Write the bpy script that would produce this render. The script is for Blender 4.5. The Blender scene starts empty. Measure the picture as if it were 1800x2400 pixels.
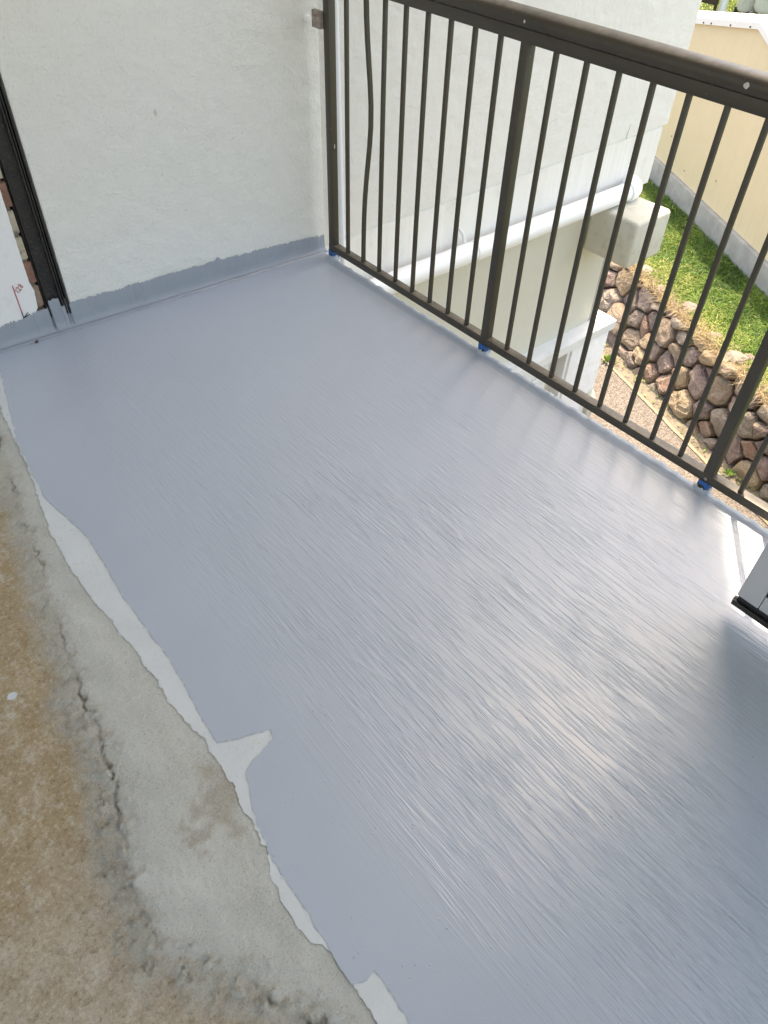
import bpy, bmesh, math, random
from mathutils import Vector, Matrix, noise
from mathutils.geometry import tessellate_polygon
R = math.radians
rnd = random.Random(7)
scn = bpy.context.scene
COL = scn.collection

# ------------------------------------------------------------------ camera
CAM = Vector((-1.746, -2.346, 1.49))
cd = bpy.data.cameras.new('camera'); cam = bpy.data.objects.new('camera', cd); COL.objects.link(cam)
cd.sensor_fit = 'HORIZONTAL'; cd.sensor_width = 36.0; cd.lens = 36 * 1763 / 1800
cd.clip_start = 0.05; cd.clip_end = 2000
rx = Vector((0.76335, -0.64541, 0.02722))
cx = Vector((0.76335395, -0.64540656, 0.0272236)); cy = Vector((-0.44711018, -0.55829714, -0.69885391)); cz = Vector((0.46624376, 0.52130094, -0.71474617))
m = Matrix.Identity(4)
for i in range(3):
    m[i][0] = cx[i]; m[i][1] = -cy[i]; m[i][2] = -cz[i]; m[i][3] = CAM[i]
cam.matrix_world = m
scn.camera = cam

# ------------------------------------------------------------------ light
SUN_EL = R(66); SUN_H = Vector((1.30, 1.0)).normalized()
w = bpy.data.worlds.new('World'); scn.world = w; w.use_nodes = True
nt = w.node_tree; bg = nt.nodes['Background']
sky = nt.nodes.new('ShaderNodeTexSky'); sky.sky_type = 'NISHITA'; sky.sun_disc = False
sky.sun_elevation = SUN_EL; sky.sun_rotation = math.atan2(SUN_H.x, SUN_H.y)
sky.air_density = 1.0; sky.dust_density = 3.2; sky.ozone_density = 1.0
nt.links.new(sky.outputs[0], bg.inputs[0]); bg.inputs[1].default_value = 0.15
sl = bpy.data.lights.new('sun', 'SUN'); sl.energy = 2.0; sl.angle = R(0.5); sl.color = (1.0, 0.95, 0.87)
so = bpy.data.objects.new('sun', sl); COL.objects.link(so)
sd = Vector((SUN_H.x * math.cos(SUN_EL), SUN_H.y * math.cos(SUN_EL), math.sin(SUN_EL)))
so.rotation_euler = sd.to_track_quat('Z', 'Y').to_euler()
vs = scn.view_settings
vs.view_transform = 'Standard'; vs.look = 'None'; vs.gamma = 1.0; vs.use_curve_mapping = False
vs.exposure = 2.16
try:
    vs.use_white_balance = True; vs.white_balance_temperature = 8300; vs.white_balance_tint = 10
except Exception:
    pass
scn.render.engine = 'CYCLES'
scn.cycles.max_bounces = 8; scn.cycles.diffuse_bounces = 5
scn.cycles.use_denoising = True
scn.cycles.sample_clamp_indirect = 8

# ------------------------------------------------------------------ helpers
class MB:
    def __init__(s): s.v = []; s.f = []; s.sm = []
    def add(s, vs, fs, smooth=False):
        b = len(s.v); s.v += [tuple(p) for p in vs]
        for f in fs: s.f.append([b + i for i in f]); s.sm.append(smooth)
        return s
    def box(s, x0, x1, y0, y1, z0, z1):
        return s.add([(x0,y0,z0),(x1,y0,z0),(x1,y1,z0),(x0,y1,z0),(x0,y0,z1),(x1,y0,z1),(x1,y1,z1),(x0,y1,z1)],
                     [(0,3,2,1),(4,5,6,7),(0,1,5,4),(1,2,6,5),(2,3,7,6),(3,0,4,7)])
    def prism(s, poly, ax0, ax1, axis='z'):
        n = len(poly); out = []
        for t in (ax0, ax1):
            for a, b in poly:
                out.append((a,b,t) if axis == 'z' else ((a,t,b) if axis == 'y' else (t,a,b)))
        fs = [tuple(range(n-1,-1,-1)), tuple(range(n, 2*n))]
        for i in range(n):
            j = (i+1) % n; fs.append((i, j, n+j, n+i))
        return s.add(out, fs)
    def tube(s, pts, r, n=12, smooth=True, cap=True):
        pts = [Vector(p) for p in pts]; rs = r if isinstance(r, (list, tuple)) else [r]*len(pts)
        rings = []; up = None
        for i, p in enumerate(pts):
            d = (pts[min(i+1,len(pts)-1)] - pts[max(i-1,0)]).normalized()
            if up is None:
                up = d.orthogonal().normalized()
            up = (up - d*up.dot(d)).normalized(); sd = d.cross(up)
            rings.append([p + (up*math.cos(2*math.pi*k/n) + sd*math.sin(2*math.pi*k/n))*rs[i] for k in range(n)])
        vs = [q for rg in rings for q in rg]; fs = []
        for i in range(len(rings)-1):
            for k in range(n):
                fs.append((i*n+k, i*n+(k+1)%n, (i+1)*n+(k+1)%n, (i+1)*n+k))
        s.add(vs, fs, smooth)
        if cap:
            s.add(rings[0], [tuple(range(n-1,-1,-1))]); s.add(rings[-1], [tuple(range(n))])
        return s
    def build(s, name, mat, parent=None, bevel=0.0, seg=2, kind=None, label=None):
        me = bpy.data.meshes.new(name); me.from_pydata(s.v, [], s.f)
        me.polygons.foreach_set('use_smooth', s.sm)
        if bevel or True:
            bm = bmesh.new(); bm.from_mesh(me)
            bmesh.ops.recalc_face_normals(bm, faces=bm.faces)
            if bevel:
                bmesh.ops.bevel(bm, geom=[e for e in bm.edges], offset=bevel, segments=seg, affect='EDGES', profile=0.5, clamp_overlap=True)
                for f in bm.faces: f.smooth = True
            bm.to_mesh(me); bm.free()
            if bevel: sharp(me)
        o = bpy.data.objects.new(name, me); COL.objects.link(o)
        if mat: me.materials.append(mat)
        if parent: o.parent = parent
        if kind: o['kind'] = kind
        if label: o['label'] = label
        return o
def sharp(me):
    try: me.set_sharp_from_angle(angle=R(40))
    except Exception: pass
def tag(o, label=None, cat=None, group=None, kind=None):
    if label: o['label'] = label
    if cat: o['category'] = cat
    if group: o['group'] = group
    if kind: o['kind'] = kind
    return o
def thing(name, label, cat, loc=(0,0,0), group=None):
    o = bpy.data.objects.new(name, None); COL.objects.link(o); o.location = (0,0,0)
    return tag(o, label, cat, group)
def poly_obj(name, pts, z, mat, parent=None, kind=None):
    tris = tessellate_polygon([[Vector((p[0], p[1], 0)) for p in pts]])
    mb = MB(); mb.add([(p[0], p[1], z) for p in pts], [tuple(t) for t in tris])
    o = mb.build(name, mat, parent, kind=kind)
    me = o.data
    if me.polygons and sum(p.normal.z for p in me.polygons) < 0: me.flip_normals()
    return o
def rag(pts, step, amp, sc, seed=0):
    """subdivide a polyline and give it a ragged edge (noise across its direction)"""
    out = []; L = 0
    for a, b in zip(pts[:-1], pts[1:]):
        a = Vector(a); b = Vector(b); d = b - a; n = max(1, int(d.length/step)); pr = Vector((-d.y, d.x)).normalized()
        for i in range(n):
            p = a + d*(i/n); q = Vector((p.x*sc, p.y*sc, seed))
            k = noise.fractal(q, 0.6, 2.0, 4)
            out.append(tuple(p + pr*amp*k))
    out.append(tuple(pts[-1])); return out

# ------------------------------------------------------------------ materials
def mk(name):
    mt = bpy.data.materials.new(name); mt.use_nodes = True
    t = mt.node_tree; return mt, t, t.nodes['Principled BSDF']
class N:
    def __init__(s, t): s.t = t
    def n(s, ty, **kw):
        nd = s.t.nodes.new(ty)
        for k, v in kw.items():
            if k in nd.inputs.keys(): nd.inputs[k].default_value = v
            else: setattr(nd, k, v)
        return nd
    def l(s, a, b): s.t.links.new(a, b)
    def coord(s, scale=(1,1,1), rot=(0,0,0), src='Object'):
        c = s.n('ShaderNodeTexCoord'); mp = s.n('ShaderNodeMapping')
        mp.inputs['Scale'].default_value = scale; mp.inputs['Rotation'].default_value = rot
        s.l(c.outputs[src], mp.inputs['Vector']); return mp.outputs[0]
    def noise(s, vec, scale=5, detail=4, rough=0.55, dist=0.0):
        nd = s.n('ShaderNodeTexNoise'); nd.inputs['Scale'].default_value = scale; nd.inputs['Detail'].default_value = detail
        nd.inputs['Roughness'].default_value = rough; nd.inputs['Distortion'].default_value = dist
        s.l(vec, nd.inputs['Vector']); return nd.outputs['Fac']
    def ramp(s, fac, stops):
        r = s.n('ShaderNodeValToRGB'); e = r.color_ramp.elements
        while len(e) < len(stops): e.new(0.5)
        for el, (p, c) in zip(e, stops):
            el.position = p; el.color = (*c, 1) if len(c) == 3 else c
        s.l(fac, r.inputs[0]); return r.outputs[0]
    def math(s, op, a, b=None, clamp=False):
        nd = s.n('ShaderNodeMath', operation=op); nd.use_clamp = clamp
        for i, q in enumerate((a, b)):
            if q is None: continue
            if isinstance(q, (int, float)): nd.inputs[i].default_value = q
            else: s.l(q, nd.inputs[i])
        return nd.outputs[0]
    def mix(s, fac, a, b, typ='MIX'):
        nd = s.n('ShaderNodeMix', data_type='RGBA', blend_type=typ)
        for q, k in ((fac, 0), (a, 6), (b, 7)):
            if isinstance(q, (int, float)): nd.inputs[k].default_value = q
            elif isinstance(q, tuple): nd.inputs[k].default_value = (*q, 1)
            else: s.l(q, nd.inputs[k])
        return nd.outputs[2]
    def smooth(s, v, a, b):
        nd = s.n('ShaderNodeMapRange', interpolation_type='SMOOTHSTEP')
        s.l(v, nd.inputs[0]); nd.inputs[1].default_value = a; nd.inputs[2].default_value = b
        return nd.outputs[0]
    def bump(s, h, dist, strength=1.0, prev=None):
        b = s.n('ShaderNodeBump'); b.inputs['Distance'].default_value = dist; b.inputs['Strength'].default_value = strength
        s.l(h, b.inputs['Height'])
        if prev is not None: s.l(prev, b.inputs['Normal'])
        return b.outputs[0]
    def attr(s, name):
        a = s.n('ShaderNodeAttribute'); a.attribute_name = name; return a.outputs['Fac']
    def xyz(s, vec):
        x = s.n('ShaderNodeSeparateXYZ'); s.l(vec, x.inputs[0]); return x.outputs

def basic(name, col, rough=0.6, var=0.08, vscale=3.0, bscale=None, bdist=0.0, metal=0.0, spec=0.5, dirt=None):
    mt, t, p = mk(name); g = N(t); c = g.coord()
    a = tuple(max(0, x*(1-var)) for x in col); b = tuple(min(1, x*(1+var)) for x in col)
    cc = g.ramp(g.noise(c, vscale, 5, 0.6), [(0.3, a), (0.7, b)])
    if dirt:
        dcol, amt, sc = dirt
        cc = g.mix(g.math('MULTIPLY', g.smooth(g.noise(c, sc, 6, 0.65), 0.5, 0.75), amt), cc, dcol)
    g.l(cc, p.inputs['Base Color'])
    rr = g.n('ShaderNodeMapRange'); g.l(g.noise(c, vscale*4, 3), rr.inputs[0])
    rr.inputs[3].default_value = max(0.03, rough-0.08); rr.inputs[4].default_value = min(1, rough+0.08)
    g.l(rr.outputs[0], p.inputs['Roughness'])
    p.inputs['Metallic'].default_value = metal; p.inputs['Specular IOR Level'].default_value = spec
    if bscale: g.l(g.bump(g.noise(c, bscale, 4, 0.6), bdist), p.inputs['Normal'])
    return mt

def mat_membrane():
    mt, t, p = mk('membrane_paint'); g = N(t)
    base = g.coord()
    big = g.noise(base, 1.6, 4, 0.5); med = g.noise(base, 9, 4, 0.6)
    col = g.ramp(big, [(0.3, (0.348, 0.390, 0.456)), (0.7, (0.384, 0.429, 0.496))])
    col = g.mix(g.math('MULTIPLY', g.smooth(med, 0.5, 0.72), 0.10), col, (0.335, 0.36, 0.405))
    g.l(col, p.inputs['Base Color'])
    # brush ridges: long thin raised lines along the railing, bending a little
    wob = g.n('ShaderNodeTexNoise'); wob.inputs['Scale'].default_value = 3.5; wob.inputs['Detail'].default_value = 3
    g.l(base, wob.inputs['Vector'])
    off = g.n('ShaderNodeVectorMath', operation='MULTIPLY_ADD')
    g.l(wob.outputs['Color'], off.inputs[0]); off.inputs[1].default_value = (0.013, 0.013, 0); g.l(base, off.inputs[2])
    def ridges(sx, sy, rot, wd, seed):
        mp = g.n('ShaderNodeMapping'); mp.inputs['Scale'].default_value = (sx, sy, 1); mp.inputs['Rotation'].default_value = (0, 0, R(rot))
        mp.inputs['Location'].default_value = (seed, seed*1.7, 0)
        mp.vector_type = 'POINT'
        g.l(off.outputs[0], mp.inputs['Vector'])
        nz = g.noise(mp.outputs[0], 1.0, 2.0, 0.5, 0.15)
        d = g.math('ABSOLUTE', g.math('SUBTRACT', nz, 0.5))
        line = g.n('ShaderNodeMapRange', interpolation_type='SMOOTHSTEP'); g.l(d, line.inputs[0])
        line.inputs[1].default_value = wd; line.inputs[2].default_value = 0.0; line.inputs[3].default_value = 0; line.inputs[4].default_value = 1
        return line.outputs[0]
    r1 = ridges(58, 2.5, 1, 0.066, 0.0); r2 = ridges(66, 3.8, -8, 0.068, 5.3); r3 = ridges(50, 3.4, 9, 0.055, 11.0)
    x, y, z = g.xyz(base)
    fade = g.smooth(y, -0.15, -1.7)                              # the near half was rolled on thicker
    patch1 = g.smooth(g.noise(base, 3.2, 3, 0.5), 0.40, 0.58); patch2 = g.smooth(g.noise(g.coord((1.3, 0.9, 1)), 2.6, 2), 0.46, 0.62)
    edge = g.smooth(x, -1.43, -1.12)
    h = g.math('ADD', g.math('MULTIPLY', r1, 0.9), g.math('ADD', g.math('MULTIPLY', r2, patch1), g.math('MULTIPLY', r3, patch2)))
    h = g.math('MULTIPLY', h, g.math('ADD', g.math('MULTIPLY', fade, 0.85), 0.15))
    h = g.math('MULTIPLY', h, edge)
    brk = g.smooth(g.noise(g.coord((26, 7, 1), (0, 0, R(4))), 1.0, 3, 0.6), 0.38, 0.56)
    h = g.math('MULTIPLY', h, g.math('ADD', g.math('MULTIPLY', brk, 0.40), 0.60))
    h = g.math('MULTIPLY', h, g.math('ADD', g.math('MULTIPLY', g.smooth(x, -0.08, -0.60), 0.65), 0.35))
    # short broken stroke texture + specks of grit under the coat
    fine = g.noise(g.coord((120, 14, 1)), 1.0, 4, 0.6, 0.4)
    vor = g.n('ShaderNodeTexVoronoi'); vor.inputs['Scale'].default_value = 52; g.l(base, vor.inputs['Vector'])
    dots = g.math('MULTIPLY', g.smooth(vor.outputs['Distance'], 0.14, 0.0), g.smooth(g.noise(base, 9, 3), 0.47, 0.58))
    swell = g.noise(base, 7, 3, 0.5)
    nrm = g.bump(swell, 0.0018)
    nrm = g.bump(fine, 0.00018, 1.0, nrm)
    nrm = g.bump(h, 0.0014, 1.0, nrm)
    nrm = g.bump(dots, 0.0015, 1.0, nrm)
    g.l(nrm, p.inputs['Normal'])
    g.l(g.math('ADD', 0.34, g.math('MULTIPLY', g.noise(base, 4, 4, 0.6), 0.16)), p.inputs['Roughness'])
    p.inputs["Specular IOR Level"].default_value = 0.65
    p.inputs["Coat Weight"].default_value = 0.30; p.inputs["Coat Roughness"].default_value = 0.19; p.inputs["Coat IOR"].default_value = 1.5; g.l(nrm, p.inputs["Coat Normal"])
    return mt

def mat_render(name, col, grain=0.0022, gscale=150, seedrot=0.0):
    mt, t, p = mk(name); g = N(t); c = g.coord()
    cc = g.ramp(g.noise(c, 1.4, 5, 0.6), [(0.3, tuple(k*0.955 for k in col)), (0.72, col)])
    sc = g.math('MULTIPLY', g.smooth(g.noise(g.coord((9, 9, 5)), 1.0, 7, 0.72), 0.60, 0.74), 0.22)
    cc = g.mix(sc, cc, tuple(k*0.80 for k in col))
    dk = g.math('MULTIPLY', g.smooth(g.noise(c, 120, 3, 0.6), 0.56, 0.72), 0.30)
    cc = g.mix(dk, cc, tuple(k*0.62 for k in col))
    g.l(cc, p.inputs['Base Color']); p.inputs['Roughness'].default_value = 0.75; p.inputs['Specular IOR Level'].default_value = 0.3
    h1 = g.noise(c, gscale, 3, 0.55); h2 = g.noise(c, 14, 4, 0.5)
    vor = g.n('ShaderNodeTexVoronoi'); vor.feature = 'SMOOTH_F1'; vor.inputs['Scale'].default_value = gscale*0.85; g.l(c, vor.inputs['Vector'])
    n1 = g.bump(h2, 0.010); n1 = g.bump(h1, grain, 1.0, n1); n1 = g.bump(vor.outputs['Distance'], grain*0.7, 1.0, n1)
    g.l(n1, p.inputs['Normal']); return mt

def mat_metal_paint():
    mt, t, p = mk('bronze_powder_coat'); g = N(t); c = g.coord()
    cc = g.ramp(g.noise(c, 6, 5, 0.6), [(0.3, (0.040, 0.033, 0.024)), (0.75, (0.055, 0.046, 0.034))])
    # dust lies on faces that look up
    geo = g.n('ShaderNodeNewGeometry'); nx, ny, nz = g.xyz(geo.outputs['Normal'])
    dust = g.math('MULTIPLY', g.smooth(nz, 0.7, 0.95), g.math('ADD', g.math('MULTIPLY', g.smooth(g.noise(c, 26, 5, 0.7), 0.35, 0.7), 0.6), 0.25))
    cc = g.mix(dust, cc, (0.16, 0.135, 0.10))
    spk = g.math('MULTIPLY', g.smooth(g.noise(c, 90, 2, 0.5), 0.72, 0.78), 0.5)
    cc = g.mix(spk, cc, (0.22, 0.21, 0.19))
    g.l(cc, p.inputs['Base Color']); p.inputs['Roughness'].default_value = 0.42
    g.l(g.bump(g.noise(c, 220, 2), 0.0002), p.inputs['Normal']); return mt

def mat_slab():
    mt, t, p = mk('old_concrete'); g = N(t); c = g.coord(); s = g.attr('sd')
    sdn = g.math('ADD', s, g.math('MULTIPLY', g.math('SUBTRACT', g.noise(c, 9, 6, 0.65), 0.5), 0.12))
    n1 = g.noise(c, 5, 7, 0.68); n2 = g.noise(c, 30, 6, 0.7); n3 = g.noise(g.coord((14, 5, 1), (0, 0, R(20))), 1.0, 6, 0.65)
    # bare slab with brown glue stains
    brown = g.ramp(n1, [(0.28, (0.52, 0.455, 0.37)), (0.40, (0.46, 0.37, 0.255)), (0.50, (0.36, 0.265, 0.15)), (0.64, (0.41, 0.31, 0.18)), (0.78, (0.54, 0.46, 0.36))])
    stk = g.noise(g.coord((34, 13, 1), (0, 0, R(38))), 1.0, 6, 0.7)
    brown = g.mix(g.math('MULTIPLY', g.smooth(stk, 0.52, 0.66), 0.55), brown, (0.56, 0.50, 0.42)); brown = g.mix(g.math('MULTIPLY', g.smooth(stk, 0.46, 0.34), 0.45), brown, (0.30, 0.20, 0.095))
    x, y, z = g.xyz(c)
    pinkm = g.math('ADD', g.math('MULTIPLY', g.smooth(y, -1.45, -1.85), 0.9), g.math('MULTIPLY', g.math('SUBTRACT', g.noise(c, 4, 5, 0.6), 0.5), 1.5), clamp=True)
    pink = g.ramp(n2, [(0.3, (0.345, 0.288, 0.218)), (0.55, (0.475, 0.415, 0.335)), (0.75, (0.555, 0.50, 0.415))])
    brown = g.mix(g.math('MULTIPLY', pinkm, 0.7), brown, pink)
    speck = g.math('MULTIPLY', g.smooth(n2, 0.56, 0.70), 0.55); brown = g.mix(speck, brown, (0.564, 0.516, 0.444))
    dark = g.math('MULTIPLY', g.smooth(g.noise(c, 60, 5, 0.7), 0.58, 0.7), 0.35); brown = g.mix(dark, brown, (0.204, 0.162, 0.108))
    grey = g.ramp(n1, [(0.3, (0.335, 0.318, 0.268)), (0.7, (0.50, 0.48, 0.415))])
    gd = g.math('MULTIPLY', g.smooth(n2, 0.52, 0.68), 0.45); grey = g.mix(gd, grey, (0.234, 0.227, 0.189))
    scr = g.ramp(n3, [(0.3, (0.44, 0.44, 0.40)), (0.62, (0.545, 0.545, 0.50)), (0.8, (0.63, 0.62, 0.56))])
    sm = g.math('MULTIPLY', g.smooth(n1, 0.52, 0.66), 0.30); scr = g.mix(sm, scr, (0.36, 0.355, 0.30))
    wv = g.n('ShaderNodeTexWave', wave_type='RINGS', rings_direction='Z'); wv.inputs['Scale'].default_value = 15; wv.inputs['Distortion'].default_value = 9; wv.inputs['Detail'].default_value = 5
    mp = g.n('ShaderNodeMapping'); mp.inputs['Location'].default_value = (1.50, 1.80, 0); g.l(c, mp.inputs['Vector']); g.l(mp.outputs[0], wv.inputs['Vector'])
    scr = g.mix(g.math('MULTIPLY', g.math('MULTIPLY', g.smooth(wv.outputs['Fac'], 0.55, 0.95), g.smooth(g.noise(c, 6, 3), 0.50, 0.62)), 0.22), scr, (0.66, 0.655, 0.60))
    damp = g.attr('damp'); dm = g.smooth(g.math('ADD', damp, g.math('MULTIPLY', g.math('SUBTRACT', g.noise(c, 22, 5, 0.65), 0.5), 0.7)), 0.28, 0.72)
    scr = g.mix(g.math('MULTIPLY', dm, 0.8), scr, (0.36, 0.325, 0.265))
    gz = g.noise(c, 105, 5, 0.75); brown = g.mix(g.math('MULTIPLY', g.smooth(gz, 0.53, 0.64), 0.55), brown, (0.19, 0.135, 0.075)); brown = g.mix(g.math('MULTIPLY', g.smooth(gz, 0.46, 0.36), 0.5), brown, (0.60, 0.53, 0.43))
    f1 = g.smooth(sdn, 0.015, 0.085); f2 = g.smooth(sdn, -0.035, 0.010)
    cc = g.mix(f2, scr, grey); cc = g.mix(f1, cc, brown)
    gr = g.noise(c, 260, 3, 0.7); cc = g.mix(g.math('MULTIPLY', g.smooth(gr, 0.55, 0.68), 0.35), cc, (0.13, 0.11, 0.085)); cc = g.mix(g.math('MULTIPLY', g.smooth(gr, 0.45, 0.34), 0.30), cc, (0.62, 0.59, 0.52))
    crack = g.attr('crack'); cc = g.mix(g.math('MULTIPLY', crack, 0.72), cc, (0.045, 0.042, 0.035))
    spot = g.attr('spot'); cc = g.mix(g.smooth(g.math('ADD', spot, g.math('MULTIPLY', g.math('SUBTRACT', g.noise(c, 80, 4), 0.5), 0.6)), 0.45, 0.6), cc, (0.60, 0.63, 0.66))
    g.l(cc, p.inputs['Base Color']); p.inputs['Roughness'].default_value = 0.85; p.inputs['Specular IOR Level'].default_value = 0.25
    nrm = g.bump(g.noise(c, 45, 6, 0.75), 0.009); nrm = g.bump(n3, 0.004, 0.6, nrm)
    g.l(nrm, p.inputs['Normal']); return mt

def mat_primer():
    mt, t, p = mk('pale_primer'); g = N(t); c = g.coord()
    cc = g.ramp(g.noise(c, 7, 6, 0.65), [(0.3, (0.50, 0.53, 0.54)), (0.7, (0.57, 0.598, 0.605))])
    sp = g.math('MULTIPLY', g.smooth(g.noise(c, 110, 4, 0.7), 0.56, 0.66), g.smooth(g.noise(c, 6, 3), 0.45, 0.6))
    cc = g.mix(g.math('MULTIPLY', sp, 0.5), cc, (0.36, 0.37, 0.34))
    g.l(cc, p.inputs['Base Color']); p.inputs['Roughness'].default_value = 0.6
    g.l(g.bump(g.noise(c, 90, 4, 0.6), 0.0012), p.inputs['Normal']); return mt

def mat_stone():
    mt, t, p = mk('field_stone'); g = N(t); c = g.coord()
    oi = g.n('ShaderNodeObjectInfo')
    r = g.n('ShaderNodeValToRGB'); r.color_ramp.interpolation = 'CONSTANT'
    cols = [(0, (0.289, 0.217, 0.189)), (0.13, (0.394, 0.291, 0.211)), (0.27, (0.234, 0.173, 0.167)), (0.40, (0.364, 0.311, 0.261)), (0.53, (0.500, 0.364, 0.225)), (0.64, (0.341, 0.239, 0.217)), (0.76, (0.441, 0.368, 0.311)), (0.87, (0.410, 0.254, 0.189))]
    e = r.color_ramp.elements
    while len(e) < len(cols): e.new(0.5)
    for el, (ps, k) in zip(e, cols): el.position = ps; el.color = (*k, 1)
    g.l(oi.outputs['Random'], r.inputs[0])
    vv = g.n('ShaderNodeVectorMath', operation='ADD'); g.l(c, vv.inputs[0])
    cmb = g.n('ShaderNodeCombineXYZ'); g.l(g.math('MULTIPLY', oi.outputs['Random'], 37), cmb.inputs[0]); g.l(cmb.outputs[0], vv.inputs[1])
    v = vv.outputs[0]
    n1 = g.noise(v, 14, 7, 0.7); n2 = g.noise(v, 60, 5, 0.7)
    cc = g.mix(g.math('MULTIPLY', g.smooth(n1, 0.42, 0.66), 0.75), r.outputs[0], (0.449, 0.376, 0.288))
    cc = g.mix(g.math('MULTIPLY', g.smooth(n2, 0.50, 0.68), 0.6), cc, (0.107, 0.085, 0.071))
    cc = g.mix(g.math('MULTIPLY', g.smooth(g.noise(v, 33, 4, 0.6), 0.6, 0.72), 0.5), cc, (0.566, 0.517, 0.449))
    g.l(cc, p.inputs['Base Color']); p.inputs['Roughness'].default_value = 0.85
    strata = g.n('ShaderNodeMapping'); strata.inputs['Scale'].default_value = (1, 1, 4); strata.inputs['Rotation'].default_value = (0.6, 0.4, 0); g.l(v, strata.inputs['Vector'])
    nrm = g.bump(g.noise(strata.outputs[0], 16, 6, 0.7), 0.05); nrm = g.bump(n2, 0.012, 1.0, nrm)
    g.l(nrm, p.inputs['Normal']); return mt

def mat_path():
    mt, t, p = mk('pebble_path'); g = N(t); c = g.coord()
    vor = g.n('ShaderNodeTexVoronoi'); vor.inputs['Scale'].default_value = 85; g.l(c, vor.inputs['Vector'])
    x, y, z = g.xyz(vor.outputs['Color'])
    cc = g.ramp(x, [(0.05, (0.064, 0.053, 0.046)), (0.3, (0.116, 0.095, 0.080)), (0.6, (0.156, 0.132, 0.113)), (0.92, (0.232, 0.216, 0.192))])
    cc = g.mix(0.35, cc, g.ramp(g.noise(c, 2.5, 5), [(0.3, (0.104, 0.086, 0.073)), (0.7, (0.144, 0.123, 0.106))]))
    g.l(cc, p.inputs['Base Color']); p.inputs['Roughness'].default_value = 0.9
    g.l(g.bump(vor.outputs['Distance'], 0.004), p.inputs['Normal']); return mt

def mat_ground(name, c1, c2, c3, sc=12, bd=0.02):
    mt, t, p = mk(name); g = N(t); c = g.coord()
    cc = g.ramp(g.noise(c, sc, 7, 0.7), [(0.3, c1), (0.52, c2), (0.75, c3)])
    cc = g.mix(g.math('MULTIPLY', g.smooth(g.noise(c, sc*7, 4, 0.7), 0.5, 0.7), 0.5), cc, tuple(k*0.5 for k in c1))
    g.l(cc, p.inputs['Base Color']); p.inputs['Roughness'].default_value = 0.95
    g.l(g.bump(g.noise(c, sc*4, 5, 0.7), bd), p.inputs['Normal']); return mt

def mat_blades(name, stops, trans=0.25):
    mt, t, p = mk(name); g = N(t); a = g.attr('tint')
    cc = g.ramp(a, stops); g.l(cc, p.inputs['Base Color']); p.inputs['Roughness'].default_value = 0.55
    tr = g.n('ShaderNodeBsdfTranslucent'); g.l(cc, tr.inputs[0]); mx = g.n('ShaderNodeMixShader'); mx.inputs[0].default_value = trans
    out = t.nodes['Material Output']; g.l(p.outputs[0], mx.inputs[1]); g.l(tr.outputs[0], mx.inputs[2]); g.l(mx.outputs[0], out.inputs[0]); return mt

M = {}
M['membrane'] = mat_membrane()
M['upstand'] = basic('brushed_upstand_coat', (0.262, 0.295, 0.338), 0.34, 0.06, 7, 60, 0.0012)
M['render'] = mat_render('coarse_render', (0.75, 0.74, 0.70), 0.0016, 165)
M['facade'] = mat_render('painted_facade', (0.83, 0.825, 0.80), 0.0012, 120)
M['band'] = basic('slab_band_warmed', (0.80, 0.785, 0.735), 0.7, 0.02, 3, 60, 0.0008, dirt=((0.55, 0.54, 0.49), 0.3, 7))  # facade colour warmed to offset the lilac light cast on the slab edge
M['beige'] = basic('beige_wall_paint', (0.60, 0.585, 0.495), 0.65, 0.03, 2, 90, 0.0008)
M['trim'] = basic('white_trim_paint', (0.74, 0.745, 0.72), 0.5, 0.03, 4, 60, 0.0006, dirt=((0.42, 0.42, 0.36), 0.35, 9))
M['beam'] = basic('weathered_concrete_paint', (0.56, 0.545, 0.455), 0.75, 0.07, 5, 60, 0.003, dirt=((0.30, 0.29, 0.24), 0.5, 14))
M['pvc'] = basic('pvc_paint', (0.84, 0.845, 0.83), 0.4, 0.02, 4, 40, 0.0006)
M['conduit'] = basic('conduit_plastic', (0.78, 0.80, 0.83), 0.35, 0.02, 4)
M['bronze'] = mat_metal_paint()
M['slab'] = mat_slab(); M['primer'] = mat_primer()
M['plaster'] = basic('white_plaster', (0.74, 0.735, 0.73), 0.7, 0.03, 5, 70, 0.001, dirt=((0.50, 0.49, 0.48), 0.3, 20))
M['steel'] = basic('black_steel', (0.013, 0.011, 0.009), 0.6, 0.5, 18, 90, 0.003, dirt=((0.10, 0.08, 0.065), 0.5, 75))
M['mortar'] = basic('mortar', (0.20, 0.18, 0.15), 0.9, 0.25, 30, 80, 0.004)
M['brick_red'] = basic('red_brick', (0.26, 0.135, 0.095), 0.9, 0.25, 28, 70, 0.004, dirt=((0.10, 0.075, 0.06), 0.6, 45))
M['brick_pale'] = basic('pale_brick', (0.46, 0.40, 0.30), 0.9, 0.15, 28, 70, 0.004, dirt=((0.10, 0.085, 0.06), 0.9, 32))
M['brick_brown'] = basic('brown_brick', (0.29, 0.20, 0.15), 0.9, 0.2, 28, 70, 0.004, dirt=((0.12, 0.09, 0.07), 0.6, 40))
M['red_ink'] = basic('red_marker', (0.42, 0.02, 0.03), 0.6, 0.1); M['black_ink'] = basic('black_marker', (0.015, 0.015, 0.015), 0.6, 0.1)
M['tape'] = basic('blue_tape', (0.008, 0.10, 0.34), 0.5, 0.1, 30, 60, 0.001)
M['rust'] = basic('rusty_steel', (0.27, 0.24, 0.21), 0.7, 0.3, 60, 120, 0.001, dirt=((0.20, 0.07, 0.03), 0.8, 70))
M['paint_spot'] = basic('pale_paint_spot', (0.55, 0.55, 0.52), 0.5, 0.1, 60)
M['stone'] = mat_stone(); M['path'] = mat_path()
M['soil'] = mat_ground('dry_soil', (0.10, 0.075, 0.05), (0.20, 0.155, 0.10), (0.30, 0.24, 0.16))
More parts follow.
